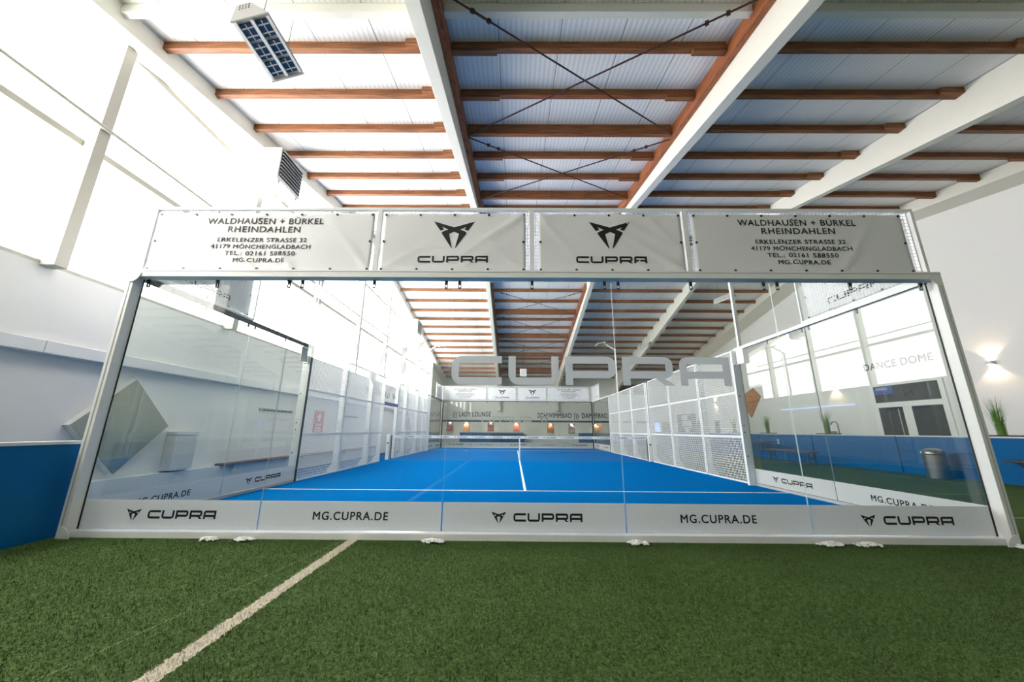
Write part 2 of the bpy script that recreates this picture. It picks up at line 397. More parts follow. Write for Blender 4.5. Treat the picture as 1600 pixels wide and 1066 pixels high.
for yy, nme in ((YF, 'wall_back'), (YN-.3, 'wall_front')):
    b = MB(); b.prism([(-1.9, -.05), (XR+.3, -.05), (XR+.3, pb(YF)+.3), (-1.9, pb(YF)+.3)], yy, yy+.3); struct(b.build(nme, 'wall' if nme == 'wall_back' else 'frontwall'))
# stripe on the far wall
struct(MB().box(-1.4, 16.5, YF-.012, YF-.002, 1.78, 1.94).build('trim', 'stripe'))
b = MB(); b.prism([(13.6, 4.2), (16.4, 4.2), (16.4, 5.05), (13.6, 5.05)], YF-.04, YF-.002); struct(b.build('trim', 'brown'))
# windows of the left wall, one per bay; the first is added, unseen, to brighten the front
COLY = [-9.5, -6.0, -2.96, .15, 3.25, 6.35, 9.42, 12.5, 15.6, 18.9, 22.4]
for i in range(len(COLY)-1):
    if i == 1: continue          # the solid bay behind the camera
    ya, yb = COLY[i], COLY[i+1]
    b = MB()
    pts = [(ya, 3.22), (yb, 3.22), (yb, pb(yb)+.1)]+([(RIDGE, pb(RIDGE)+.1)] if ya < RIDGE < yb else [])+[(ya, pb(ya)+.1)]
    b.prism(pts, -1.62, -1.58, 'x'); w = struct(b.build('window_%d' % (i+1), 'pane'))
    f = MB()
    for z in (5.11, 7.03):
        if z < min(pb(ya), pb(yb))-.1: f.box(-1.579, -1.47, ya+.08, yb-.08, z-.05, z+.05)
    f.box(-1.579, -1.5, ya+.07, yb-.07, 3.221, 3.27)
    f.build('window_frame', 'winframe', w)
for y in COLY:
    b = MB(); b.box(-1.56, -1.30, y-.075, y+.075, 3.2, pb(y)-.2); struct(b.build('column', 'winframe', bevel=.004))
tag(MB().tube((-1.27, -2.9, 5.4), (-1.27, 20, 5.4), .032).build('conduit_pipe', 'winframe'), 'thin pale conduit running level along the window columns', 'pipe')
# doors
d = struct(MB().box(-1.78, -1.7, 13.16, 15.8, -.05, 2.07).build('door_1', 'white'))
MB().box(-1.7, -1.6, 13.1, 13.2, -.05, 2.15).box(-1.7, -1.6, 15.75, 15.85, -.05, 2.15).box(-1.7, -1.6, 13.1, 15.85, 2.05, 2.15).build('door_frame', 'pale', d)
d = struct(MB().box(XR-.05, XR-.002, 7.36, 9.8, -.05, 2.85).build('door_2', 'white', bevel=.004))
MB().box(XR-.056, XR-.051, 7.5, 9.66, 2.2, 2.8).build('transom_pane', 'blackglass', d)
for a, c in ((7.52, 8.46), (8.76, 9.62)):
    MB().box(XR-.056, XR-.051, a, c, .2, 2.02).build('leaf_pane', 'blackglass', d)
MB().tube((XR-.11, 8.86, .9), (XR-.11, 8.86, 1.95), .016).box(XR-.11, XR-.05, 8.85, 8.87, .98, 1.0).box(XR-.11, XR-.05, 8.85, 8.87, 1.85, 1.87).build('handle', 'sil', d)
MB().box(XR-.06, XR-.0565, 8.95, 9.63, 2.5, 2.78).build('blue_notice', 'bluesign', d)

# ------------------------------------------------------------------ purlins
ORD = ['first', 'second', 'third', 'fourth', 'fifth', 'sixth', 'seventh', 'eighth', 'ninth', 'tenth', 'eleventh', 'twelfth', 'thirteenth', 'fourteenth']
BAYS = [(-1.05, 3.4, 'bay beside the windows'), (3.6, 8.35, 'bay with the crossed rods'), (8.55, 13.3, 'bay right of the rods'), (13.5, 17.65, 'bay by the right wall')]
HW = .05
def purlin(x0, x1, y, label, group, mat='wood', deep=0, blocks=(), name='roof_purlin', far=False):
    z = pb(y); t = thing(name, label, 'beam', (x0, y, z), 0, group)
    L_ = x1-x0
    MB().box(.001, L_-.001, -HW, HW, -deep, RP-.012).build('timber', mat, t, bevel=.004)
    for a, c in blocks:
        MB().box(a, c, -HW-.065, -HW-.001, -.0, RP-.03).build('splice_block', mat, t, bevel=.003)
    return t
for bi, (x0, x1, bn) in enumerate(BAYS):
    L_ = x1-x0
    tag(purlin(x0+(.12 if bi == 1 else 0), x1-(.12 if bi == 1 else 0), -.27, 'white painted roof beam at the top of the photo, %s' % bn, 'white beams above the banners', 'girder', .03, name='white_purlin'), None)
    for k in range(7):
        y = .36+1.02*k
        a0 = .12 if bi == 1 else 0
        blocks = [(L_-.42, L_-.005)] if bi in (0, 2) else ([] if bi == 1 else [])
        t = purlin(x0+(.12 if bi == 1 else 0), x1-(.12 if bi == 1 else 0), y, '%s wooden purlin from the photo top, near slope, %s' % (ORD[k], bn),
                   'wooden purlins of the near roof slope', 'wood', .11 if bi == 1 and k in (2, 5) else 0, blocks)
        if bi == 1 and k not in (2, 5):
            MB().box(.005, .75, -.045, .045, -.05, -.005).build('bearing_block', 'wood', t)
            MB().box(L_-.24-.55, L_-.245, -.045, .045, -.05, -.005).build('bearing_block', 'wood', t)
        if bi == 1 and k == 5:
            for xx in (1.2, 2.2, 3.2): MB().box(xx-.05, xx+.05, -.075, -.052, -.09, RP-.03).build('stiffener', 'wood', t)
        if bi == 3:
            MB().box(L_-.55, L_-.005, -.045, .045, -.05, -.005).build('bearing_block', 'wood', t)
    for k in range(14):
        y = 12.98+1.03*k
        if y > YF-.5: continue
        blocks = [(L_-.5, L_-.005)] if bi in (0, 2, 3) else [(.005, .6)]
        ins = .12 if bi == 1 else 0
        purlin(x0+ins, x1-ins, y, '%s purlin down the far slope seen through glass, %s' % (ORD[k], bn),
               'wooden purlins of the far roof slope', 'wood', .16 if bi == 1 and k in (2, 5, 8, 11) else 0, [])
# ledger timbers along the two girders of the braced bay
for x, nmv in ((3.66, 'left'), (8.29, 'right')):
    for ya, yb, sl in ((YN, 7.2, 'near'), (12.4, YF-.7, 'far')):
        za, zb = pb(ya), pb(yb)
        b = MB(); b.prism([(ya, za-.16), (yb, zb-.16), (yb, zb+.1), (ya, za+.1)], x-.055, x+.055, 'x')
        tag(b.build('ledger_timber', 'wood_y'), 'long brown timber fixed along the %s girder of the rod-braced bay, %s slope' % (nmv, sl), 'beam', 'timbers along the girders of the braced bay')
# crossed bracing rods
def rod(p, q, label):
    t = thing('brace_rod', label, 'rod', p, 0, 'crossed bracing rods under the roof')
    v = Vector(q)-Vector(p); d = v.normalized()
    MB().tube((0, 0, 0), v, .014, 8).build('rod', 'rod', t)
    c = v*.12; s = d.orthogonal().normalized()
    b = MB(); a0, a1 = c-d*.13, c+d*.13
    for sg in (-1, 1): b.tube(a0+s*.03*sg, a1+s*.03*sg, .008, 6)
    b.tube(a0-d*.03, a0+d*.02, .036, 8).tube(a1-d*.02, a1+d*.03, .036, 8)
    b.build('turnbuckle', 'rod', t)
for i, (ya, yb) in enumerate([(-.7, 2.35), (2.45, 5.4)]):
    w = ['upper', 'lower'][i]
    rod((3.73, ya, pb(ya)-.13), (8.22, yb, pb(yb)-.12), 'rod of the %s near cross, turnbuckle at the left girder' % w)
    rod((8.22, ya, pb(ya)-.17), (3.73, yb, pb(yb)-.16), 'rod of the %s near cross, turnbuckle at the right girder' % w)
for i, (ya, yb) in enumerate([(12.6, 15.0), (15.1, 18.1), (18.2, 21.2), (21.3, 24.3)]):
    w = ORD[i]
    rod((3.73, ya, pb(ya)-.17), (8.22, yb, pb(yb)-.17), 'rod of the %s far cross, rising to the left, seen through the glass' % w)
    rod((8.22, ya, pb(ya)-.21), (3.73, yb, pb(yb)-.21), 'rod of the %s far cross, rising to the right, seen through the glass' % w)

# ================================================================== COURT ENCLOSURE
def steel_end():
    t = thing('court_end_steelwork', '', 'frame', (0, 0, 0))
    for x0, x1, sg in ((-.03, .05, 0), (9.95, 10.03, 1)):
        p = MB().box(x0, x1, -.13, -.005, -.05, 3.05).build('corner_post', 'white', t, bevel=.004)
        xi = x1 if sg == 0 else x0
        MB().box(xi if sg == 0 else xi-.008, xi+.008 if sg == 0 else xi, -.018, -.006, .05, 2.95).build('gasket', 'dark', p)
        xs = x0+.04
        MB().box(xs-.006, xs+.006, -.134, -.1305, .1, 2.9).build('post_groove', 'steel', p)
        for z in (.35, .95, 1.6, 2.5): MB().tube((x0-.004 if sg == 0 else x1-.006, -.07, z), (x0+.006 if sg == 0 else x1+.006, -.07, z), .012).build('bolt', 'dark', p)
    MB().box(.05, 9.95, -.075, .02, -.05, .045).build('base_rail', 'gloss', t, bevel=.004)
    tb = MB().box(.05, 9.95, -.13, -.0, 2.95, 3.05).build('top_beam', 'white', t, bevel=.004)
    MB().box(-.03, 10.03, -.134, -.1305, 3.02, 3.026).build('beam_groove', 'steel', tb)
    for cx, cz, q0 in ((-.0, -.03, 0), (10.0, -.03, 1), (0.0, 3.0, 3), (10.0, 3.0, 2)):
        n = 10; rad = .13; pts = [(cx, cz)]
        a0 = {0: 0, 1: PI/2, 2: PI, 3: 1.5*PI}[q0]
        for k in range(n+1):
            a = a0+k/n*PI/2; pts.append((cx+rad*math.cos(a), cz+rad*math.sin(a)))
        b = MB(); b.prism(pts, -.142, -.1345); b.build('corner_plate', 'white', t)
    for x in [.12]+[v for k in (2, 4, 6, 8) for v in (k-.085, k+.085)]+[1, 3, 5, 7, 9]+[9.88]:
        b = MB(); b.box(x-.017, x-.011, -.02, -.002, 2.85, 2.95).box(x+.011, x+.017, -.02, -.002, 2.85, 2.95).box(x-.017, x+.017, -.02, -.002, 2.85, 2.862).box(x-.017, x+.017, -.02, -.002, 2.9, 2.95).tube((x, -.035, 2.93), (x, -.02, 2.93), .012, 8)
        b.build('clamp', 'clamp', t)
    return t
def upper_frame():
    t = thing('mesh_topper', '', 'frame', (0, 0, 3.05))
    MB().box(-.0, 10.0, -.055, -.015, .89, .93).build('top_rail', 'white', t, bevel=.003)
    MB().box(.0, 10, -.055, -.015, .0, .03).build('bottom_rail', 'white', t)
    for x in (.02, 3, 5, 7, 9.98): MB().box(x-.03 if 1 < x < 9 else x-.02, x+.03 if 1 < x < 9 else x+.02, -.06, -.012, .03, .89).build('upright', 'white', t, bevel=.003)
    for x in (-.002, 10.002):
        for z in (.25, .55, .88): MB().tube((x-.012, -.035, z), (x+.012, -.035, z), .01).build('bolt', 'dark', t)
    wire(0, 10, .02, .9, -.006).build('wire_mesh', 'white', t)
    return t
def wire(x0, x1, z0, z1, y, p=.05, r=.0028):
    b = MB(); n = int(round((x1-x0)/p)); m = int(round((z1-z0)/p))
    for i in range(n+1): x = x0+(x1-x0)*i/n; b.box(x-r, x+r, y-r, y+r, z0, z1)
    for i in range(m+1): z = z0+(z1-z0)*i/m; b.box(x0, x1, y-r+.004, y+r+.004, z-r, z+r)
    return b
fe = steel_end(); fe['label'] = 'white steel frame of the near glass end, posts rails and beam'
uf = upper_frame(); uf['label'] = 'white mesh top frame above the near glass, holding the banners'

# glass panes (local: 2 m wide along x, outside is -y)
def pane(w=2.0, strip=None, drop=0):
    t = thing('court_glass', '', 'glass pane')
    g = MB().box(.004, w-.004, .001, .009, .05, 2.94)
    o = g.build('pane', ['glass', 'glassedge'], t)
    me = o.data
    idx = [1 if abs(p.normal.y) < .5 else 0 for p in me.polygons]; me.polygons.foreach_set('material_index', idx)
    s = MB().box(.008, w-.008, -.004, .0, .055, .345).build('film_strip', 'frost', t)
    if strip == 'word':
        art('emblem', emblem_polys(.62, .195, .165), 'black', s, -.0062, -.0045); art('word_mark', word_polys(.78, .155, .75, .085), 'black', s, -.0062, -.0045)
    elif strip == 'url':
        text('MG.CUPRA.DE', 1.0, .158, .085, 'black', s, .82, y=-.0055, spacing=1.15, bold=.02)
    return t
pw = pane(strip='word'); pu = pane(strip='url')
pw.location = (0, 0, 0)
for k in range(5):
    src = (pw, pu)[k % 2]
    lab = ['near end glass pane at the left corner post, emblem and word on its strip', 'near end glass pane second from left, web address on its strip',
           'middle glass pane of the near end, large grey lettering across it', 'near end glass pane second from right, web address on its strip', 'near end glass pane at the right corner post, emblem and word on its strip'][k]
    if k < 2: src.location = (2*k, 0, 0); src['label'] = lab; src['group'] = 'glass panes of the near end'
    else: dup(src, (2*k, 0, 0), 0, lab, 'glass panes of the near end')
    flab = ['far end glass pane at the right corner', 'far end glass pane second from right, below the word SCHWIMMBAD', 'middle glass pane of the far end', 'far end glass pane second from left, below the words LADY LOUNGE', 'far end glass pane at the left corner'][k]
    f = dup(src, (10-2*k, 20, 0), PI, flab, 'glass panes of the far end')
    # the strips of the far end are printed to be read from inside the court
    for c in list(f.children):
        if c.name.startswith('film_strip'):
            for g_ in list(c.children): bpy.data.objects.remove(g_)
            if k % 2 == 0: 
                for nme, pl in (('emblem', emblem_polys(-1.38, .195, .165)), ('word_mark', word_polys(-1.22, .155, .75, .085))):
                    o = art(nme, pl, 'black', c, -.0008, -.0002); o.rotation_euler = (0, 0, PI)
            else: text('MG.CUPRA.DE', 1.0, .158, .085, 'black', c, .82, y=.0004, rot=(PI/2, 0, PI), spacing=1.15, ext=.0002)
# big grey lettering film on the near glass, and its twin on the far glass
def film(loc, rz, la, lb, grp):
    t = tag(art('glass_lettering', word_polys(4.03, 1.64, 3.33, .345), 'film', None, -.0035, -.001), la, 'lettering', grp); t.location = loc; t.rotation_euler = (0, 0, rz)
    e = tag(art('glass_emblem', emblem_polys(3.24, 1.84, .95), 'emblemfilm', None, -.0035, -.001), lb, 'emblem', grp); e.location = loc; e.rotation_euler = (0, 0, rz)
film((0, 0, 0), 0, 'large grey block lettering stuck across the near end glass', 'pale winged emblem on the near end glass, left of the large lettering', 'film on the near glass')
film((10, 20, 0), PI, 'mirrored grey lettering on the far end glass under the banners', 'faint emblem on the far end glass below the word SCHWIMMBAD', 'film on the far glass')
ff = dup(fe, (10, 20, 0), PI, 'dark edged steel frame of the far glass end')
for x0 in (.026, 9.904): MB().box(x0, x0+.07, .0145, .022, .0, 2.95).build('inner_gasket', 'dark', ff)
MB().box(.07, 9.93, .0145, .03, 2.9505, 2.99).build('inner_gasket', 'dark', ff)
dup(uf, (10, 20, 3.05), PI, 'white mesh top frame above the far glass')

# banners (local: x 0..w, z 0..h, facing -y)
def banner(w, h, kind, seed):
    t = thing('banner', '', 'banner', group='banners along the court top')
    nx, nz = int(w*26), 26; rnd = random.Random(seed); b = MB(); vs = []
    cx = [i/6*w for i in range(7)] if w > 2.3 else [i/4*w for i in range(5)]
    folds = [(rnd.choice(cx), rnd.choice((0, h)), rnd.uniform(.5, 1.05)*(1 if rnd.random() < .5 else -1), rnd.uniform(.004, .011)) for _ in range(7)]
    folds += [(0, h, -.9, .012), (w, h, .95, .013), (0, 0, .8, .008), (w, 0, -.8, .01)]
    def fold(x, z):
        y = 0
        for fx, fz, sl, am in folds:
            dx, dz = x-fx, z-fz; along = math.hypot(dx, dz)
            dd = dx*math.cos(sl)*.9+dz*math.sin(sl)
            y += 2.2*am*math.exp(-(dd/.035)**2)*math.exp(-along/.5)*min(1, along/.1)
        return y+.004*math.sin(x*5+seed)*math.sin(z*4+seed*2)
    def drape(o):
        for v in o.data.vertices:
            p = o.matrix_basis @ v.co
            v.co = o.matrix_basis.inverted() @ Vector((p.x, p.y-fold(p.x, p.z), p.z))
    for i in range(nx+1):
        for j in range(nz+1):
            x, z = w*i/nx, h*j/nz; y = fold(x, z)
            sag = .006*math.sin(PI*6*x/w)**2*(abs(j/nz-.5)*2)**6
            vs.append((x, -y, z-(sag if z > h/2 else -sag)))
    fs = [(i*(nz+1)+j, (i+1)*(nz+1)+j, (i+1)*(nz+1)+j+1, i*(nz+1)+j+1) for i in range(nx) for j in range(nz)]
    b.add(vs, fs); o = b.build('sheet', 'banner', t, smooth=True)
    so = o.modifiers.new('solid', 'SOLIDIFY'); so.thickness = .002; so.offset = 0
    n = 7 if w > 2.3 else 5
    ey = None; pos = []
    for i in range(n):
        for z in (.028, h-.028): pos.append((.03+(w-.06)*i/(n-1), z))
    pos += [(.03, h/2), (w-.03, h/2)]
    for x, z in pos:
        if ey is None:
            e = MB(); e.lathe([(.007, -.004), (.016, -.004), (.016, .002), (.007, .002)], 12); ey = e.build('eyelet', 'clamp', t); ey.rotation_euler = (PI/2, 0, 0); ey.location = (x, -.012, z)
        else:
            e2 = ey.copy(); C.objects.link(e2); e2.location = (x, -.012, z)
    yl = -.005
    if kind == 'emblem':
        drape(art('emblem', emblem_polys(w/2, .52, .54), 'black', t, yl, yl+.002)); drape(art('word_mark', word_polys(w/2-.45, .125, .9, .093), 'black', t, yl, yl+.002))
    else:
        c = w/2-.0
        for s, z, hh, ww in (('WALDHAUSEN + BÜRKEL', .665, .088, 1.53), ('RHEINDAHLEN', .545, .088, .94), ('ERKELENZER STRASSE 32', .405, .06, 1.15), ('41179 MÖNCHENGLADBACH', .31, .06, 1.28), ('TEL.: 02161 588550', .215, .06, .9), ('MG.CUPRA.DE', .12, .06, .66)):
            drape(text(s, c, z, hh, 'black', t, ww, y=yl, spacing=1.12, bold=.014))
    return t
ba = banner(2.86, .83, 'text', 3); bb = banner(1.86, .83, 'emblem', 5); bb2 = banner(1.86, .83, 'emblem', 9); ba2 = banner(2.72, .83, 'text', 12)
for t, x, l in ((ba, .08, 'white address banner on the near end, first from left'), (bb, 3.06, 'emblem banner on the near end, left of the middle upright'), (bb2, 5.08, 'emblem banner on the near end, right of the middle upright'), (ba2, 7.08, 'grey shaded address banner on the near end, at the right corner')):
    t.location = (x, -.065, 3.055); t['label'] = l
for t, x, l in ((ba, .08, 'address banner above the far glass, at its left corner'), (bb, 3.06, 'emblem banner above the far glass, left of its middle'), (bb2, 5.08, 'emblem banner above the far glass, right of its middle'), (ba2, 7.08, 'address banner above the far glass, at its right corner')):
    dup(t, (x, 19.975, 3.055), 0, l)

# side glass: frame, panes, mesh panel and banner above, both sides and both ends.  local x runs into the court depth, inside is +y for the left
def side_frame():
    t = thing('court_side_steelwork', '', 'frame')
    MB().box(.0, 4.07, -.045, .018, 2.952, 3.02).build('top_rail', 'darkgrey', t, bevel=.003)  # dark grey puts the backlit shade of the left rails into their colour
    MB().box(.0, 4.0, -.03, .02, -.05, .045).build('base_rail', 'steel', t)
    p = MB().box(4.0, 4.07, -.15, .02, -.05, 2.95).build('end_post', 'white', t, bevel=.003)
    MB().box(3.999, 4.071, .0205, .026, .0, 2.95).build('gasket', 'dark', p)
    for z in (.6, 1.1, 1.25, 1.9, 2.6): MB().tube((3.99, -.1, z), (4.0, -.1, z), .014).build('bolt', 'dark', p)
    MB().box(3.72, 3.99, -.06, -.052, 2.62, 2.95).build('bracket_plate', 'white', t)
    for x in (1, 1.915, 2.085, 3, 3.85):
        MB().box(x-.015, x+.015, .003, .02, 2.88, 2.951).build('clamp', 'clamp', t)
    return t
def side_top():
    t = thing('mesh_side_topper', '', 'frame')
    MB().box(.02, 2.02, -.02, .02, .89, .93).build('top_rail', 'white', t); MB().box(.02, 2.02, -.02, .02, .0, .03).build('bottom_rail', 'white', t)
    for x in (.035, 2.005): MB().box(x-.013, x+.013, -.02, .02, .03, .89).build('upright', 'white', t)
    wire(.06, 1.98, .03, .89, .0).build('wire_mesh', 'white', t)
    return t
SIDES = [((0, 0), PI/2, 1, 'left', 'near'), ((10, 0), PI/2, -1, 'right', 'near'), ((0, 20), -PI/2, -1, 'left', 'far'), ((10, 20), -PI/2, 1, 'right', 'far')]
sf = side_frame(); st = side_top(); used = [0]
sb = banner(1.8, .8, 'emblem', 21)
for (x, y), rz, sg, sd, en in SIDES:
    # mirrored sides get their own copies scaled across the court side
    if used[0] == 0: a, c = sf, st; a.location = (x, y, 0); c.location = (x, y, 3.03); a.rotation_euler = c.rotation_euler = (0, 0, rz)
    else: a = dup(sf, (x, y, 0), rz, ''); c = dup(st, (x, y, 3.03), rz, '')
    used[0] = 1
    # local -y must point outward: left near (rz=90deg) has local +y = -x
    if sg == 1: a.scale = (1, -1, 1)
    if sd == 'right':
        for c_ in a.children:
            if c_.name.startswith('top_rail'): c_.data = c_.data.copy(); c_.data.materials[0] = MT['white']  # right rails keep the white paint, without the shade tone
    a['label'] = ('dark' if sd == 'left' else 'white')+' topped steel frame of the %s side glass by the %s end' % (sd, en); a['group'] = 'side glass frames'
    c['label'] = 'white mesh frame on top of the %s side glass by the %s end' % (sd, en); c['group'] = 'side mesh top frames'
    for k in range(2):
        nearer = ['next to the corner', 'next to the mesh fence'][k]
        strip = (pu, pw)[k]
        sgn = 1 if en == 'near' else -1
        lab = '%s side glass pane of the %s half, %s' % (sd, en, nearer)
        g = dup(strip, (x, y+sgn*2*(k if ((sd == 'right') == (en == 'far')) else k), 0), rz, lab, 'side glass panes')
        # orient so the strip faces the inside of the court
        if sd == 'left': g.rotation_euler = (0, 0, PI/2); g.location = (x, y+2*k if en == 'near' else y-2*(k+1), 0)
        else: g.rotation_euler = (0, 0, -PI/2); g.location = (x, y+2*(k+1) if en == 'near' else y-2*k, 0)
    lab = 'emblem banner behind the %s side mesh by the %s end' % (sd, en)
    yc = y+.12 if en == 'near' else y-1.92
    loc, r = ((x-.04, yc, 3.08), PI/2) if sd == 'left' else ((x+.04, yc+1.8, 3.08), -PI/2)
    if sd == 'left' and en == 'near': sb.location = loc; sb.rotation_euler = (0, 0, r); sb['label'] = lab
    else: dup(sb, loc, r, lab)

# mesh fences along the sides
def fence(L_, first):
    t = thing('mesh_fence', '', 'fence panel', group='white wire mesh panels along the court sides')
    f = MB()
    f.box(0, .03, -.015, .015, .0, 3.0).box(L_-.03, L_, -.015, .015, 0, 3.0)
    for z in (.0, .985, 1.985, 2.965): f.box(.03, L_-.03, -.015, .015, z, z+.035)
    f.build('panel_frame', 'white', t)
    wire(.03, L_-.03, .03, 2.97, .0, .056, .0042).build('wire_mesh', 'white', t)
    return t
def fpost():
    t = thing('fence_post', '', 'post', group='white flat posts of the mesh fences')
    MB().box(-.14, -.022, -.035, .035, -.05, 3.0).build('upright', 'white', t, bevel=.003)
    b = MB(); b.prism([(-.141, -.05), (-.141, .22), (-.24, .1), (-.3, -.0), (-.3, -.05)], -.01, .01); b.build('foot_plate', 'white', t)
    for z in (.985, 1.985): MB().tube((-.1, -.04, z), (-.1, .04, z), .012).build('bolt', 'dark', t)
    return t
f2 = fence(1.92, 1); f1 = fence(1.1, 0); f3 = fence(1.8, 0); f4 = fence(1.76, 0); fp = fpost(); seen = set()
def put(src, loc, rz, label):
    if src.name not in seen:
        seen.add(src.name); src.location = loc; src.rotation_euler = (0, 0, rz); src['label'] = label; return src
    return dup(src, loc, rz, label)
for sd, x in (('left', 0), ('right', 10)):
    PN = [(4.076, f2, 'first'), (6.04, f2, 'second'), (8.04, f1 if x == 0 else f3, 'third'), (10.86 if x == 0 else 10.2, f1 if x == 0 else f4, 'fourth'), (12.04, f2, 'fifth'), (14.0, f2, 'sixth')]
    for y, src, n in PN:
        put(src, (x, y, 0), PI/2, '%s white wire mesh panel of the %s fence counted from the near glass' % (n, sd))
    for y, n in ((6, 'first'), (8, 'second'), (9.18 if x == 0 else 9.88, 'third'), (10.82 if x == 0 else 10.16, 'fourth'), (12, 'fifth'), (13.96, 'sixth')):
        put(fp, (x, y, 0), 0 if sd == 'left' else PI, '%s flat white post of the %s mesh fence counted from the near glass' % (n, sd))
tag(MB().box(-.06, .0, 9.21, 10.79, 2.0, 2.12).build('gate_header', 'bluesign', bevel=.01), 'blue padded header bar over the gate gap in the left fence', 'bar')

# net
t = thing('court_net', 'dark tennis style net with a white printed top band across the court', 'net', (5, 10, 0))
b = MB(); n = 216
for i in range(n+1): x = -4.86+9.72*i/n; b.box(x-.0011, x+.0011, -.0011, .0011, .02, .82)
for i in range(18): z = .02+.8*i/17; b.box(-4.86, 4.86, -.0011, .0011, z-.0011, z+.0011)
b.build('net_mesh', 'dark', t)
bd = MB().box(-4.86, 4.86, -.006, .006, .80, .90).build('top_band', 'line', t)
for i in range(14):
    xx = -4.5+i*.68
    art('emblem', emblem_polys(xx, .85, .06), 'black', bd, -.0085, -.007); art('word_mark', word_polys(xx+.09, .828, .36, .04), 'black', bd, -.0085, -.007)
for x in (-5.0, 4.93):
    p = MB().box(x-.07, x+.07, -.08, .08, .0, .93).build('net_post', 'white', t, bevel=.02)
    MB().tube((x, -.12, .62), (x, -.08, .62), .03, 10).build('winder', 'darkgrey', p)
    xe = -4.9 if x < 0 else 4.845
    MB().box(xe, xe+.02, -.03, .03, .02, .9).build('net_lacing', 'dark', p)
MB().box(-.025, .025, -.009, .009, .0, .8).build('centre_strap', 'line', t)
t = tag(MB().lathe([(.001, .0), (.02, .006), (.032, .033), (.02, .06), (.001, .066)], 14).build('padel_ball', 'pale', loc=(2.2, 16.2, 0.003), smooth=True), 'small pale ball lying on the blue court near the far glass', 'ball')

# floodlight masts
def mast(z0):
    t = thing('floodlight_mast', '', 'floodlight', group='court floodlight masts')
    MB().box(-.035, .035, -.035, .035, z0, 5.55).build('pole', 'white', t, bevel=.004)
    a = MB(); R = Matrix.Translation((0, 0, 5.5)) @ Matrix.Rotation(.55, 4, 'Y'); a.box(-.75, .03, -.03, .03, -.03, .03, 0, R.to_4x4()); a.build('arm', 'white', t)
    MB().box(-.66, -.6, -.3, .3, 5.84, 5.9).build('crossbar', 'white', t)
    for s in (-1, 1):
        h = MB(); R = Matrix.Translation((-.72, s*.17, 5.86)) @ Matrix.Rotation(-.25, 4, 'Y'); h.box(-.32, .1, -.12, .12, -.03, .03, 0, R); o = h.build('lamp_head', 'housing', t, bevel=.005)
        h = MB(); h.box(-.3, .04, -.1, .1, -.036, -.031, 0, R); h.build('lens', 'lens', o)
    return t
ms = mast(-.019); ms2 = mast(2.955)
for i, (x, y, rz, l) in enumerate([(10.09, 4.035, 0, 'white floodlight mast behind the right side glass, nearer one'), (10.4, 15.4, 0, 'white floodlight mast beyond the right mesh fence, farther one'), (-.09, 4.035, PI, 'white floodlight mast outside the left side glass, nearer one'), (-.28, 16.1, PI, 'white floodlight mast outside the left fence, farther one')]):
    put(ms2 if y < 10 else ms, (x, y, 0), rz, l)

# ================================================================== THINGS AROUND THE COURT
# blue boards: left one in the foreground, right row, far pieces
def board_panel(x0, x1, y0, y1, h, label, axis, group='blue boards around the hall'):
    t = thing('blue_board', label, 'board', ((x0+x1)/2, (y0+y1)/2, -.02), 0, group)
    hx, hy = (x1-x0)/2, (y1-y0)/2
    MB().box(-hx, hx, -hy, hy, 0, h).build('panel', 'board', t)
    MB().box(-hx-.01, hx+.01, -hy, hy, h+.0005, h+.035).build('cap_strip', 'cap', t, bevel=.003)
    return t
board_panel(-.22, -.1, -3.3, -.03, .955, 'dark blue board in the left foreground ending at the steel corner post', 'y')
SEAM = [-2.35, .78, 3.88, 7.0, 10.15, 13.28, 16.4, 19.5, 22.6, 25.7]
BL = ['blue right side board nearest the camera, beyond the photo edge', 'blue right side board at the photo edge, with a dark bench seat on it', 'blue right side board behind the steel bin',
      'blue right side board with the second grass plant from the right on it', 'blue right side board carrying the white number 2', 'blue right side board behind the tables, fifth from the steel bin side',
      'blue right side board seen through the mesh, sixth one', 'blue right side board seen through the mesh, seventh one', 'blue right side board seen through the mesh, last one']
for k in range(9):
    if k == 0: continue
    bo = board_panel(16.25, 16.5, SEAM[k]+.02, SEAM[k+1]-.02, 1.03, BL[k], 'y')
    if k == 4: text('2', 0, 0, .17, 'line', bo, .12, loc=(-.127, .3, .66), rot=(PI/2, 0, -PI/2), bold=.05)
    MB().box(-.06, .06, -(SEAM[k+1]-SEAM[k])/2-.018, -(SEAM[k+1]-SEAM[k])/2+.018, 0, 1.02).build('seam_post', 'dark', bo)
board_panel(.26, 5.6, YF-.62, YF-.42, .93, 'blue board along the far wall, left piece under the pictures', 'x')
board_panel(10.2, 16.2, YF-.62, YF-.42, .93, 'blue board along the far wall, right piece under the pictures', 'x')

# dark bench seats
def bench(loc, rz, L_, h, label, grp=None, w=.32):
    t = thing('bench', label, 'bench', loc, rz, grp)
    MB().box(-w/2, w/2, -L_/2, L_/2, h-.045, h).build('seat', 'bench', t, bevel=.006)
    for y in (-L_/2+.18, L_/2-.18):
        b = MB()
        for s in (-1, 1): b.tube((s*w*.42, y, 0), (s*w*.3, y, h-.046), .02, 8)
        b.tube((-w*.36, y, h*.5), (w*.36, y, h*.5), .014, 8); b.build('leg', 'darkgrey', t)
    return t
bench((15.25, 10.05, -.02), 0, 2.3, .48, 'dark legged wooden bench by the right boards under the number 2')
def table(loc, label, L_=2.0):
    t = thing('beer_table', label, 'table', loc, 0, 'wooden tables by the right boards')
    MB().box(-.28, .28, -L_/2, L_/2, .72, .76).build('table_top', 'bench', t, bevel=.006)
    for y in (-L_/2+.25, L_/2-.25):
        b = MB()
        for s in (-1, 1): b.tube((s*.22, y, 0), (s*.18, y, .719), .022, 8)
        b.tube((-.2, y, .35), (.2, y, .35), .014, 8); b.build('leg', 'darkgrey', t)
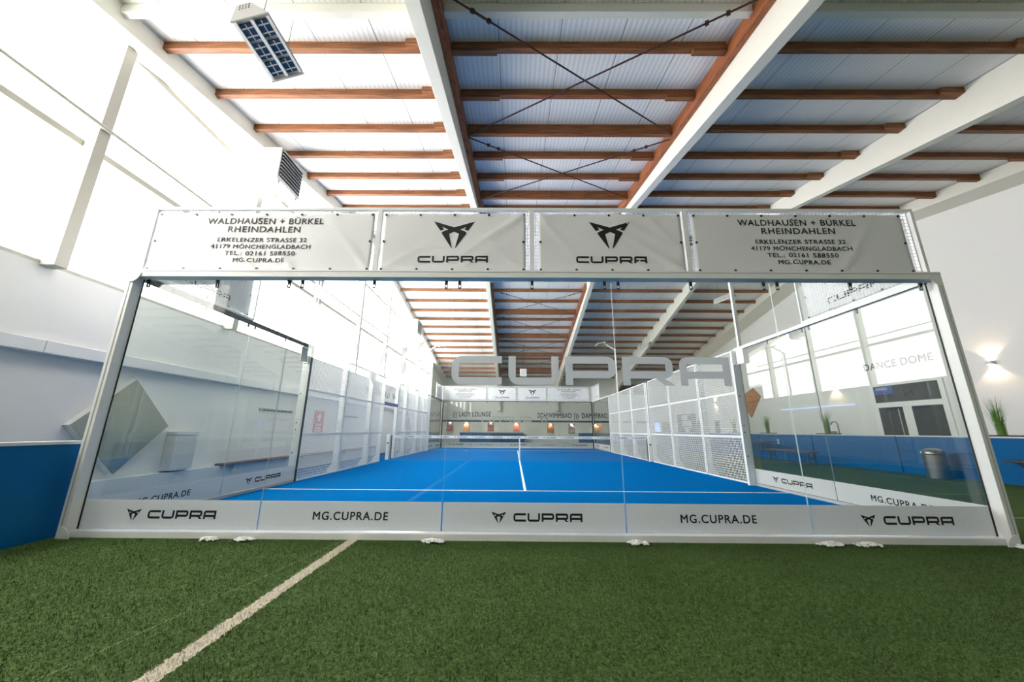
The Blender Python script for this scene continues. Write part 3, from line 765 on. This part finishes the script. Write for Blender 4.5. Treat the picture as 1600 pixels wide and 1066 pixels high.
table((15.35, 12.6, -.02), 'dark wooden table right of the steel side post, by the number 2 board', 2.6)
table((15.3, 16.2, -.02), 'wooden table seen through the right mesh, middle one')
table((15.3, 19.6, -.02), 'wooden table seen through the right mesh, farthest one')
bench((14.7, 16.2, -.02), 0, 2.0, .45, 'wooden bench seen through the right mesh, beside the middle table')
bench((14.7, 19.6, -.02), 0, 2.0, .45, 'wooden bench seen through the right mesh, beside the farthest table')
t = thing('wall_bench', 'dark seat board fixed on the blue board at the right photo edge', 'bench', (16.1, 3.2, .41))
MB().box(-.15, .148, -1.2, 1.25, .08, .13).build('seat', 'darkgrey', t, bevel=.004)
for y in (-.9, 0, .95): MB().box(-.1, .148, y-.02, y+.02, -.03, .079).build('bracket', 'dark', t)
t = thing('bench', 'dark low bench before the far wall under the pictures', 'bench', (4.3, YF-1.1, -.02))
MB().box(-1.4, 1.5, -.2, .2, .4, .46).build('seat', 'dark', t)
MB().box(-1.4, 1.5, -.03, .03, .68, .8).build('backrest', 'dark', t)
for x in (-1.2, 0, 1.3): MB().box(x-.03, x+.03, -.18, .18, 0, .399).box(x-.02, x+.02, -.02, .02, .46, .68).build('leg', 'dark', t)

# bin
t = thing('waste_bin', 'brushed steel bin with a domed lid before the blue right board', 'bin', (15.8, 5.68, -.02))
MB().lathe([(.22, 0), (.22, .02), (.215, .03), (.215, .58), (.22, .59)]).build('body', 'sil', t, smooth=False)
MB().lathe([(.22, .591), (.223, .61), (.21, .67), (.17, .715), (.09, .745), (.001, .755)]).build('lid', 'sil', t, smooth=True)
R = Matrix.Rotation(2.2, 4, 'Z')
MB().box(.13, .226, -.07, .07, .612, .665, 0, R).build('flap', 'reflector', t)

# grass plants on the boards
def grassplant(loc, label, h, seed):
    t = thing('grass_plant', label, 'plant', loc, 0, 'grass plants on the right boards')
    MB().box(-.12, .12, -.42, .42, 0, .03).build('tray', 'tray', t, bevel=.004)
    rnd = random.Random(seed); b = MB()
    for i in range(150):
        a = rnd.uniform(0, 2*PI); r0 = rnd.uniform(0, .07); l = h*rnd.uniform(.5, 1.0); lean = rnd.uniform(.02, .34)*rnd.random()**.6
        p0 = Vector((r0*math.cos(a), r0*math.sin(a)*1.3, .02)); dr = Vector((math.cos(a), math.sin(a), 0)); sd = Vector((-math.sin(a), math.cos(a), 0))
        w = rnd.uniform(.004, .008); pts = []
        for k in range(5):
            s = k/4; c = p0+dr*(lean*l*s*s*1.3)+Vector((0, 0, l*s)); ww = w*(1-s*.92); pts += [c-sd*ww, c+sd*ww]
        b.add(pts, [(2*k, 2*k+1, 2*k+3, 2*k+2) for k in range(4)])
    b.build('blades', 'leaf', t)
grassplant((16.375, 4.62, 1.047), 'tall green grass plant in a dark tray at the right photo edge', .95, 1)
grassplant((16.375, 9.5, 1.047), 'green grass plant on the blue board left of the steel tap', .9, 2)
grassplant((16.375, 12.75, 1.047), 'green grass plant on the board above the number 2, by the steel post', .85, 3)
grassplant((16.375, 15.3, 1.047), 'green grass plant seen through the right wire mesh', .85, 4)
t = thing('drinking_tap', 'curved steel tap with lever standing behind the blue right board', 'tap', (XR-.35, 11.2, -.02))
b = MB(); b.tube((0, 0, 0), (0, 0, 1.45), .03)
for k in range(8):
    a0, a1 = PI*k/8, PI*(k+1)/8; b.tube((0, .15-.15*math.cos(a0), 1.45+.12*math.sin(a0)), (0, .15-.15*math.cos(a1), 1.45+.12*math.sin(a1)), .025)
b.build('pipe', 'sil', t); MB().box(-.12, .12, .2, .42, 1.05, 1.18).build('basin', 'sil', t, bevel=.02)

# wall sconces with real up and down light
def sconce(loc, label, rz, first=[None]):
    if first[0] is None:
        t = thing('wall_sconce', label, 'wall lamp', loc, rz, 'up and down wall lamps')
        MB().box(-.14, -.02, -.07, .07, -.05, .05).build('housing', 'pale', t, bevel=.004)
        MB().box(-.02, -.0, -.05, .05, -.04, .04).build('back_plate', 'pale', t)
        MB().box(-.12, -.04, -.05, .05, .0502, .053).build('bulb', 'bulb', t); MB().box(-.12, -.04, -.05, .05, -.053, -.0502).build('bulb', 'bulb', t)
        first[0] = t
    else: dup(first[0], loc, rz, label)
    for s in (1, -1):
        ld = bpy.data.lights.new('sconce_light', 'SPOT'); ld.energy = 15; ld.color = (1, .72, .45); ld.spot_size = 1.9; ld.spot_blend = .35; ld.shadow_soft_size = .03
        lo = bpy.data.objects.new('sconce_light', ld); C.objects.link(lo)
        lo.location = (loc[0]-.085*math.cos(rz), loc[1]-.085*math.sin(rz), loc[2]+s*.065); lo.rotation_euler = (PI if s > 0 else 0, 0, 0)
for y, l in ((6.05, 'lit wall sconce on the right wall at the photo edge'), (11.35, 'lit wall sconce on the right wall left of the double door'), (17.6, 'lit wall sconce on the right wall by the hexagon of wood'), (20.8, 'lit wall sconce on the right wall seen through the mesh')):
    sconce((XR-.002, y, 3.1 if y < 10 else 3.02), l, 0)

# right wall fittings
tag(MB().box(XR-.03, XR-.002, 10.6, 14.7, 2.2, 2.235).build('light_strip', 'led'), 'thin bluish light strip on the right wall', 'light strip')
text('DANCE DOME', 0, 0, .27, 'greyprint', None, 2.42, loc=(XR-.004, 8.69, 3.46), rot=(PI/2, 0, -PI/2), spacing=1.1, name='wall_lettering', bold=.03)
tag(bpy.data.objects['wall_lettering'], 'blue grey words DANCE DOME over the double door', 'lettering', 'words painted on the hall walls')
text('OISRO', 0, 0, .1, 'line', bpy.data.objects['door_2'], .42, loc=(XR-.062, 9.35, 2.65), rot=(PI/2, 0, -PI/2))
t = thing('wood_hexagon', 'large square of orange wood hung on its corner on the right wall', 'wall panel', (XR-.001, 17.1, 2.75))
b = MB(); b.prism([(-1.0, .3), (-.45, .8), (1.0, .38), (.05, -.82)], -.07, 0, 'x'); b.build('boards', 'panelwood', t)
for k in range(5):
    q = MB(); q.tube((-.074, -.75+.22*k, .12-.02*k), (-.074, .2+.14*k, -.5+.18*k), .006, 4); q.build('groove', 'tray', t)
def flat(name, x, y0, y1, z0, z1, mat, label, cat, grp=None, frame='pale'):
    t = thing(name, label, cat, (x, (y0+y1)/2, (z0+z1)/2), 0, grp)
    hy, hz = (y1-y0)/2, (z1-z0)/2
    MB().box(-.03, 0, -hy, hy, -hz, hz).build('backing', frame, t); MB().box(-.034, -.0305, -hy+.02, hy-.02, -hz+.02, hz-.02).build('sheet', mat, t)
    return t
P = [postermat('poster_mix_%d' % i, *c, s) for i, (c, s) in enumerate([(((236, 170, 90), (214, 150, 130), (240, 220, 180)), 4), (((210, 120, 110), (80, 60, 60), (60, 66, 80)), 2.5), (((200, 60, 60), (230, 150, 140), (190, 40, 50)), 5), (((214, 150, 70), (120, 60, 40), (220, 200, 170)), 5), (((200, 200, 190), (90, 90, 110), (60, 66, 90)), 4), (((210, 120, 80), (230, 200, 160), (60, 50, 50)), 6)])]
sh = thing('shelf_unit', 'dark shelf unit with coloured boxes seen through the right wire mesh', 'shelf', (XR-.002, 25.0, -.02))
for z in (.6, 1.05, 1.5, 1.95, 2.4): MB().box(-.35, 0, -1.2, 1.2, z, z+.03).build('shelf_board', 'darkgrey', sh)
for y in (-1.2, 1.2): MB().box(-.35, 0, y-.02, y+.02, 0, 2.45).build('side_panel', 'darkgrey', sh)
for k, (y, z, m) in enumerate([(-.8, .63, 'red'), (-.35, .63, 'red'), (-.7, 1.08, 'red'), (.3, .63, 'tray'), (.8, 1.08, 'darkgrey'), (.1, 1.53, 'pale'), (-.6, 1.98, 'darkgrey')]):
    tag(MB().box(-.3, -.05, -.18, .18, .001, .32).build('storage_box', m, loc=(XR-.002, 25+y, z-.02)), '%s box on the shelf unit behind the mesh, %s' % ({'red': 'red', 'tray': 'brown', 'darkgrey': 'dark', 'pale': 'pale'}[m], ['bottom row right end', 'bottom row second from right', 'second row above the red pair', 'bottom row centre left', 'second row left end', 'third row middle', 'fourth row right'][k]), 'box', 'boxes on the shelf unit')
flat('wall_poster', XR-.002, 23.0, 23.6, 1.0, 1.9, P[4], 'purple grey poster on the right wall, right of the shelf unit', 'poster')
flat('wall_poster', XR-.002, 20.6, 21.2, .95, 1.85, 'tray', 'dark brown panel on the right wall behind the mesh', 'poster')

# far wall: words, pictures, screen
def wallword(s, x0, x1, z, h, label, y=YF-.004, fin=True):
    o = text(s, (x0+x1)/2, z, h, 'greyprint', None, x1-x0, y=y, name='wall_lettering', bold=.035)
    tag(o, label, 'lettering', 'words painted on the hall walls')
wallword('((( LADY LOUNGE', -.5, 2.8, 2.23, .42, 'dark words LADY LOUNGE on the far wall, at its left')
wallword('SCHWIMMBAD )))', 6.82, 10.35, 2.17, .42, 'dark words SCHWIMMBAD on the far wall, right of centre')
wallword('DAMPFBAD )))', 10.62, 13.4, 2.17, .42, 'dark words on the far wall cut by the right rear corner post')
pics = [(-.95, 1.0, 1.7, 1, 'dark rose picture at the left end of the far wall'), (.45, 1.0, 1.69, 0, 'glowing yellow picture on the far wall under LADY'), (2.54, 1.0, 1.7, 1, 'rose and grey picture on the far wall under LOUNGE'), (4.73, 1.0, 1.67, 2, 'red picture on the far wall left of the middle'), (7.63, .9, 1.63, 3, 'orange food picture on the far wall under SCHWIMMBAD'), (9.44, .86, 1.64, 4, 'grey dark picture on the far wall, second from right'), (11.5, .95, 1.62, 5, 'orange white picture on the far wall by the right rear post')]
for x, z0, z1, m, l in pics:
    t = thing('wall_picture', l, 'picture', (x+.27, YF-.002, (z0+z1)/2), 0, 'pictures on the far wall')
    hz = (z1-z0)/2
    MB().box(-.28, .28, -.03, 0, -hz-.01, hz+.01).build('picture_frame', 'pale', t); MB().box(-.265, .265, -.034, -.0305, -hz+.005, hz-.005).build('sheet', P[m], t)
    q = thing('picture_lamp', 'small warm lamp above the %s' % l.split(' on the')[0].split(' at the')[0], 'lamp', (x+.27, YF-.002, z1+.06), 0, 'picture lamps on the far wall')
    MB().box(-.05, .05, -.1, 0, .0, .04).build('housing', 'darkgrey', q); MB().box(-.04, .04, -.09, -.03, -.004, -.0005).build('bulb', 'bulb', q)
    ld = bpy.data.lights.new('picture_light', 'SPOT'); ld.energy = 14; ld.color = (1, .72, .5); ld.spot_size = 2.1; ld.spot_blend = .6; ld.shadow_soft_size = .03
    lo = bpy.data.objects.new('picture_light', ld); C.objects.link(lo); lo.location = (x+.27, YF-.13, z1+.05); lo.rotation_euler = (.2, 0, 0)
t = thing('wall_screen', 'glowing blue screen on the far wall seen through the right mesh', 'screen', (17.0, YF-.002, 1.45))
MB().box(-.25, .25, -.06, 0, -.42, .42).build('casing', 'dark', t); MB().box(-.22, .22, -.065, -.0605, -.39, .39).build('display', 'screen', t)
t = thing('wall_poster', 'orange brown poster beside the blue screen, seen through the mesh', 'poster', (17.78, YF-.002, 1.43))
MB().box(-.4, .4, -.03, 0, -.43, .43).build('backing', 'pale', t); MB().box(-.38, .38, -.034, -.0305, -.41, .41).build('sheet', P[3], t)

# left wall fittings
def leftpanel(yc, zc, label):
    t = thing('diamond_wall_box', label, 'wall panel', (-1.619, yc, zc), 0, 'square panels hung on their corner on the left wall')
    r = .76
    b = MB(); b.prism([(-r, 0), (0, r), (r, 0), (0, -r)], .0, .1, 'x'); b.build('box', 'white', t)
    b = MB(); b.prism([(-r+.012, 0), (0, r-.012), (r-.012, 0), (0, -r+.012)], .1005, .105, 'x'); b.build('face', 'mirror', t)
leftpanel(1.7, 1.15, 'large grey green square panel on its corner, left wall by the near post')
leftpanel(17.75, 1.12, 'grey square panel on its corner far along the left wall')
t = thing('wall_bin', 'pale grey box bin with a lid hung on the left wall', 'bin', (-1.62, 2.8, .36))
MB().box(0.001, .2, -.24, .22, .0, .62).build('body', 'pale', t, bevel=.01); MB().box(0.001, .215, -.25, .23, .625, .69).build('lid', 'pale', t, bevel=.01)
t = thing('wall_bench', 'long brown wooden seat board along the left wall ledge', 'bench', (-1.4, 8.1, .335))
MB().box(-.2, .06, -4.3, 4.7, .001, .045).build('seat', 'bench', t, bevel=.006)
for y in (-4, -1.3, 1.4, 4.2): MB().box(-.068, .02, y-.02, y+.02, -.14, .0).build('bracket', 'white', t)
t = thing('red_notice', 'red notice with a white figure on the left wall between the hook rails', 'poster', (-1.62, 7.77, 1.3))
MB().box(.001, .02, -.31, .31, -.42, .4).build('backing', 'pale', t); MB().box(.0205, .024, -.3, .3, -.36, .39).build('sheet', 'red', t)
b = MB(); b.lathe([(.001, 0), (.07, .02), (.07, .05), (.001, .07)], 10)
f = MB(); f.prism([(-.05, .05), (.05, .05), (.1, .2), (.03, .3), (-.03, .3), (-.1, .2)], .0245, .026, 'x')
for k in range(6): f.box(.0245, .026, -.2, .2-.03*(k % 3), -.05-.045*k, -.03-.045*k)
f.build('print', 'line', t)
def hooks(y0, y1, label):
    t = thing('hook_rail', label, 'coat rail', (-1.62, (y0+y1)/2, 1.55), 0, 'coat hook rails on the left wall'); hy = (y1-y0)/2
    MB().box(.001, .02, -hy, hy, .0, .07).build('rail', 'steel', t)
    n = 9
    for k in range(n):
        y = -hy+.1+(2*hy-.2)*k/(n-1); b = MB(); b.tube((.02, y, .03), (.08, y, .01), .01, 6).tube((.08, y, .01), (.085, y, .05), .01, 6); b.build('hook', 'darkgrey', t)
hooks(4.9, 6.25, 'coat hook rail behind the left side glass'); hooks(9.3, 10.75, 'coat hook rail right of the red notice, behind the left mesh')
o = text('N  SWORD  W  JOUVERTI  HSEN', 0, 0, .3, 'greyprint', None, 9.0, loc=(-1.497, 15.5, 2.62), rot=(PI/2, 0, PI/2), name='wall_lettering')
tag(o, 'row of dark capital letters high on the left wall above the white door', 'lettering', 'words painted on the hall walls')

# unit heaters on the window columns
def heater(loc, label, first=[None]):
    if first[0] is None:
        t = thing('unit_heater', label, 'heater', loc, 0, 'white unit heaters under the roof'); first[0] = t
        MB().box(-.2, .2, -.44, .42, -.46, .36).build('housing', 'white', t, bevel=.01)
        g = MB().box(.2005, .215, -.4, .38, -.36, .32).build('grille', 'grille', t)
        for k in range(8): MB().box(.2155, .24, -.4, .38, -.34+.088*k, -.325+.088*k).build('louvre', 'steel', g)
        MB().box(-.45, .18, .3, .36, -.52, -.461).build('bracket', 'steel', t); MB().box(-.45, .18, -.36, -.3, -.52, -.461).build('bracket', 'steel', t)
        b = MB(); b.tube((-.2, -.52, -.6), (-.2, -.52, .1), .03).tube((-.2, -.52, .1), (-.2, -.46, .1), .03); b.build('flue_pipe', 'white', t)
        MB().box(-.208, -.201, -.2, .2, -.2, .2).build('rear_plate', 'steel', t)
    else: dup(first[0], loc, 0, label)
heater((-.84, 3.2, 7.12), 'white heater with black grille on the left columns, above the banners'); heater((-.84, 15.55, 6.8), 'white heater with black grille farther along the left columns, seen through the glass')

# hanging lamps
def highbay(loc, label, top, rz, tilt, first=[None]):
    t = thing('hanging_lamp', label, 'ceiling lamp', loc, rz, 'hanging sport lamps')
    b = MB(); R = Matrix.Rotation(tilt, 4, 'Y')
    def rb(x0, x1, y0, y1, z0, z1, nme, m, par=t, bev=0):
        q = MB(); q.box(x0, x1, y0, y1, z0, z1, 0, R); return q.build(nme, m, par, bevel=bev)
    sec = [(-.24, 0), (.24, 0), (.05, .2), (-.12, .2)]
    q = MB(); q.prism(sec, -.4, .4); q.v = [tuple(R @ Vector(p)) for p in q.v]; q.build('housing', 'housing', t)
    for ya, yb in ((-.42, -.401), (.401, .42)):
        q = MB(); q.prism([(-.25, -.035), (.25, -.035), (.06, .215), (-.13, .215)], ya, yb); q.v = [tuple(R @ Vector(p)) for p in q.v]; e = q.build('end_plate', 'housing', t)
        if ya < 0:
            q = MB()
            for i in range(4):
                for j in range(3): q.box(-.09+.04*i-.008*j, -.075+.04*i-.008*j, -.424, -.4205, .19-.03*j, .2-.03*j, 0, R)
            q.build('vent', 'dark', e)
    rb(-.22, -.19, -.38, .38, -.03, -.001, 'reflector', 'reflector'); rb(.19, .22, -.38, .38, -.03, -.001, 'reflector', 'reflector'); rb(-.02, .02, -.38, .38, -.035, -.001, 'reflector', 'reflector')
    for i in range(3):
        for s in (-1, 1):
            y = -.25+.25*i
            l = rb(s*.105-.075, s*.105+.075, y-.1, y+.1, -.02, -.001, 'light_module', 'lens')
            for k in range(2): rb(s*.105-.075, s*.105+.075, y-.05+.1*k-.008, y-.05+.1*k+.008, -.024, -.0205, 'louvre', 'housing', l)
            rb(s*.105-.006, s*.105+.006, y-.1, y+.1, -.0245, -.0205, 'louvre', 'housing', l)
    for y in (-.22, .3):
        b = MB(); a = R @ Vector((-.1, y, .2)); c = R @ Vector((.1, y, .1)); k = Vector((0, y, .42)); b.tube(a, k, .004, 5).tube(c, k, .004, 5).tube(k, (0, y, top-loc[2]+SL*(y if loc[1] < RIDGE else -y)), .004, 5); b.build('wire', 'darkgrey', t)
highbay((1.33, -.36, 6.3), 'grey hanging lamp with dark lenses under the roof by the windows', pb(-.36)+RP-.005, 0, -.34)
highbay((14.2, 11.0, 6.85), 'grey hanging lamp under the right bay, seen through the glass', pb(11)+RP-.005, .3, -.35)
highbay((13.0, 17.5, 6.2), 'small far hanging lamp before the third girder', pb(17.5)+RP-.005, .3, -.35)
t = thing('hanging_speaker', 'white box hanging from the roof behind the grey glass lettering', 'speaker', (5.4, 20, 4.95))
MB().box(-.22, .22, -.15, .15, -.3, .2).build('casing', 'white', t, bevel=.01); MB().tube((0, 0, .2), (0, 0, pb(20)+RP-4.96), .012).build('rod', 'rod', t); MB().box(-.16, .16, -.156, -.151, -.24, .14).build('front_grille', 'pale', t)

# white pebbles that hold the turf edge down at the frame feet
def pebbles(x, y, n, label, sx=.1, sy=.05, seed=0):
    rnd = random.Random(seed); b = MB()
    for i in range(n):
        u, v = rnd.gauss(0, .45), rnd.gauss(0, .45); u = max(-1, min(1, u)); v = max(-1, min(1, v))
        cx, cy_2, r = x+u*sx, y+v*sy, rnd.uniform(.008, .015)
        cz = -.006+.025*max(0, 1-u*u-v*v)*rnd.random()+r*.5
        ph = rnd.uniform(0, PI); vs = []
        for dz, rr in ((-.8, .5), (0, 1), (.75, .55)):
            for k in range(6):
                a = ph+k*PI/3; vs.append((cx+r*1.25*rr*math.cos(a), cy_2+r*rr*math.sin(a), cz+dz*r*.8))
        fs = [tuple(range(6))[::-1], tuple(range(12, 18))]+[(j*6+k, j*6+(k+1) % 6, (j+1)*6+(k+1) % 6, (j+1)*6+k) for j in (0, 1) for k in range(6)]
        b.add(vs, fs)
    o = b.build('pebbles', 'pebble'); tag(o, label, 'pebbles', 'heaps of white pebbles at the frame feet', 'stuff')
for i, (x, n, sx, l) in enumerate([(1.62, 60, .09, 'small heap of white pebbles at the near rail, leftmost'), (1.99, 70, .1, 'white pebble heap below the first glass seam from the left'), (3.95, 110, .11, 'white pebble heap below the second glass seam, right of the pale line'), (6.05, 110, .11, 'white pebble heap below the third glass seam from the left'), (8.03, 120, .13, 'white pebble heap below the fourth glass seam'), (8.42, 110, .12, 'white pebble heap just right of the fourth glass seam'), (9.98, 80, .13, 'white pebble heap at the right corner post')]):
    pebbles(x, -.165 if x < 9.9 else -.2, n, l, sx, .05, i)

# short turf blades in the foreground
rng = np.random.default_rng(3); NB = 230000
xs = rng.uniform(-.25, 11.2, NB); ys = rng.uniform(-2.7, -.1, NB)
k = (ys+4.27)*1.5+.6
keep = (np.abs(xs-4.78) < k) & (xs > -.085); xs, ys = xs[keep], ys[keep]; NB = len(xs)
ang = rng.uniform(0, 2*np.pi, NB); hh = rng.uniform(.008, .02, NB); ln = rng.uniform(.0, .016, NB); wd = rng.uniform(.0014, .0026, NB)
v = np.zeros((NB, 3, 3), np.float32)
v[:, 0] = np.stack([xs-wd*np.sin(ang), ys+wd*np.cos(ang), np.full(NB, -.0205)], -1)
v[:, 1] = np.stack([xs+wd*np.sin(ang), ys-wd*np.cos(ang), np.full(NB, -.0205)], -1)
v[:, 2] = np.stack([xs+ln*np.cos(ang), ys+ln*np.sin(ang), -.0205+hh], -1)
me = bpy.data.meshes.new('grass'); me.vertices.add(NB*3); me.vertices.foreach_set('co', v.ravel())
me.loops.add(NB*3); me.loops.foreach_set('vertex_index', np.arange(NB*3, dtype=np.int32))
me.polygons.add(NB); me.polygons.foreach_set('loop_start', np.arange(0, NB*3, 3, dtype=np.int32))
me.update(calc_edges=True); me.materials.append(MT['turf'])
o = bpy.data.objects.new('grass', me); C.objects.link(o)
tag(o, 'short green artificial turf blades in front of the near glass', 'grass', None, 'stuff')
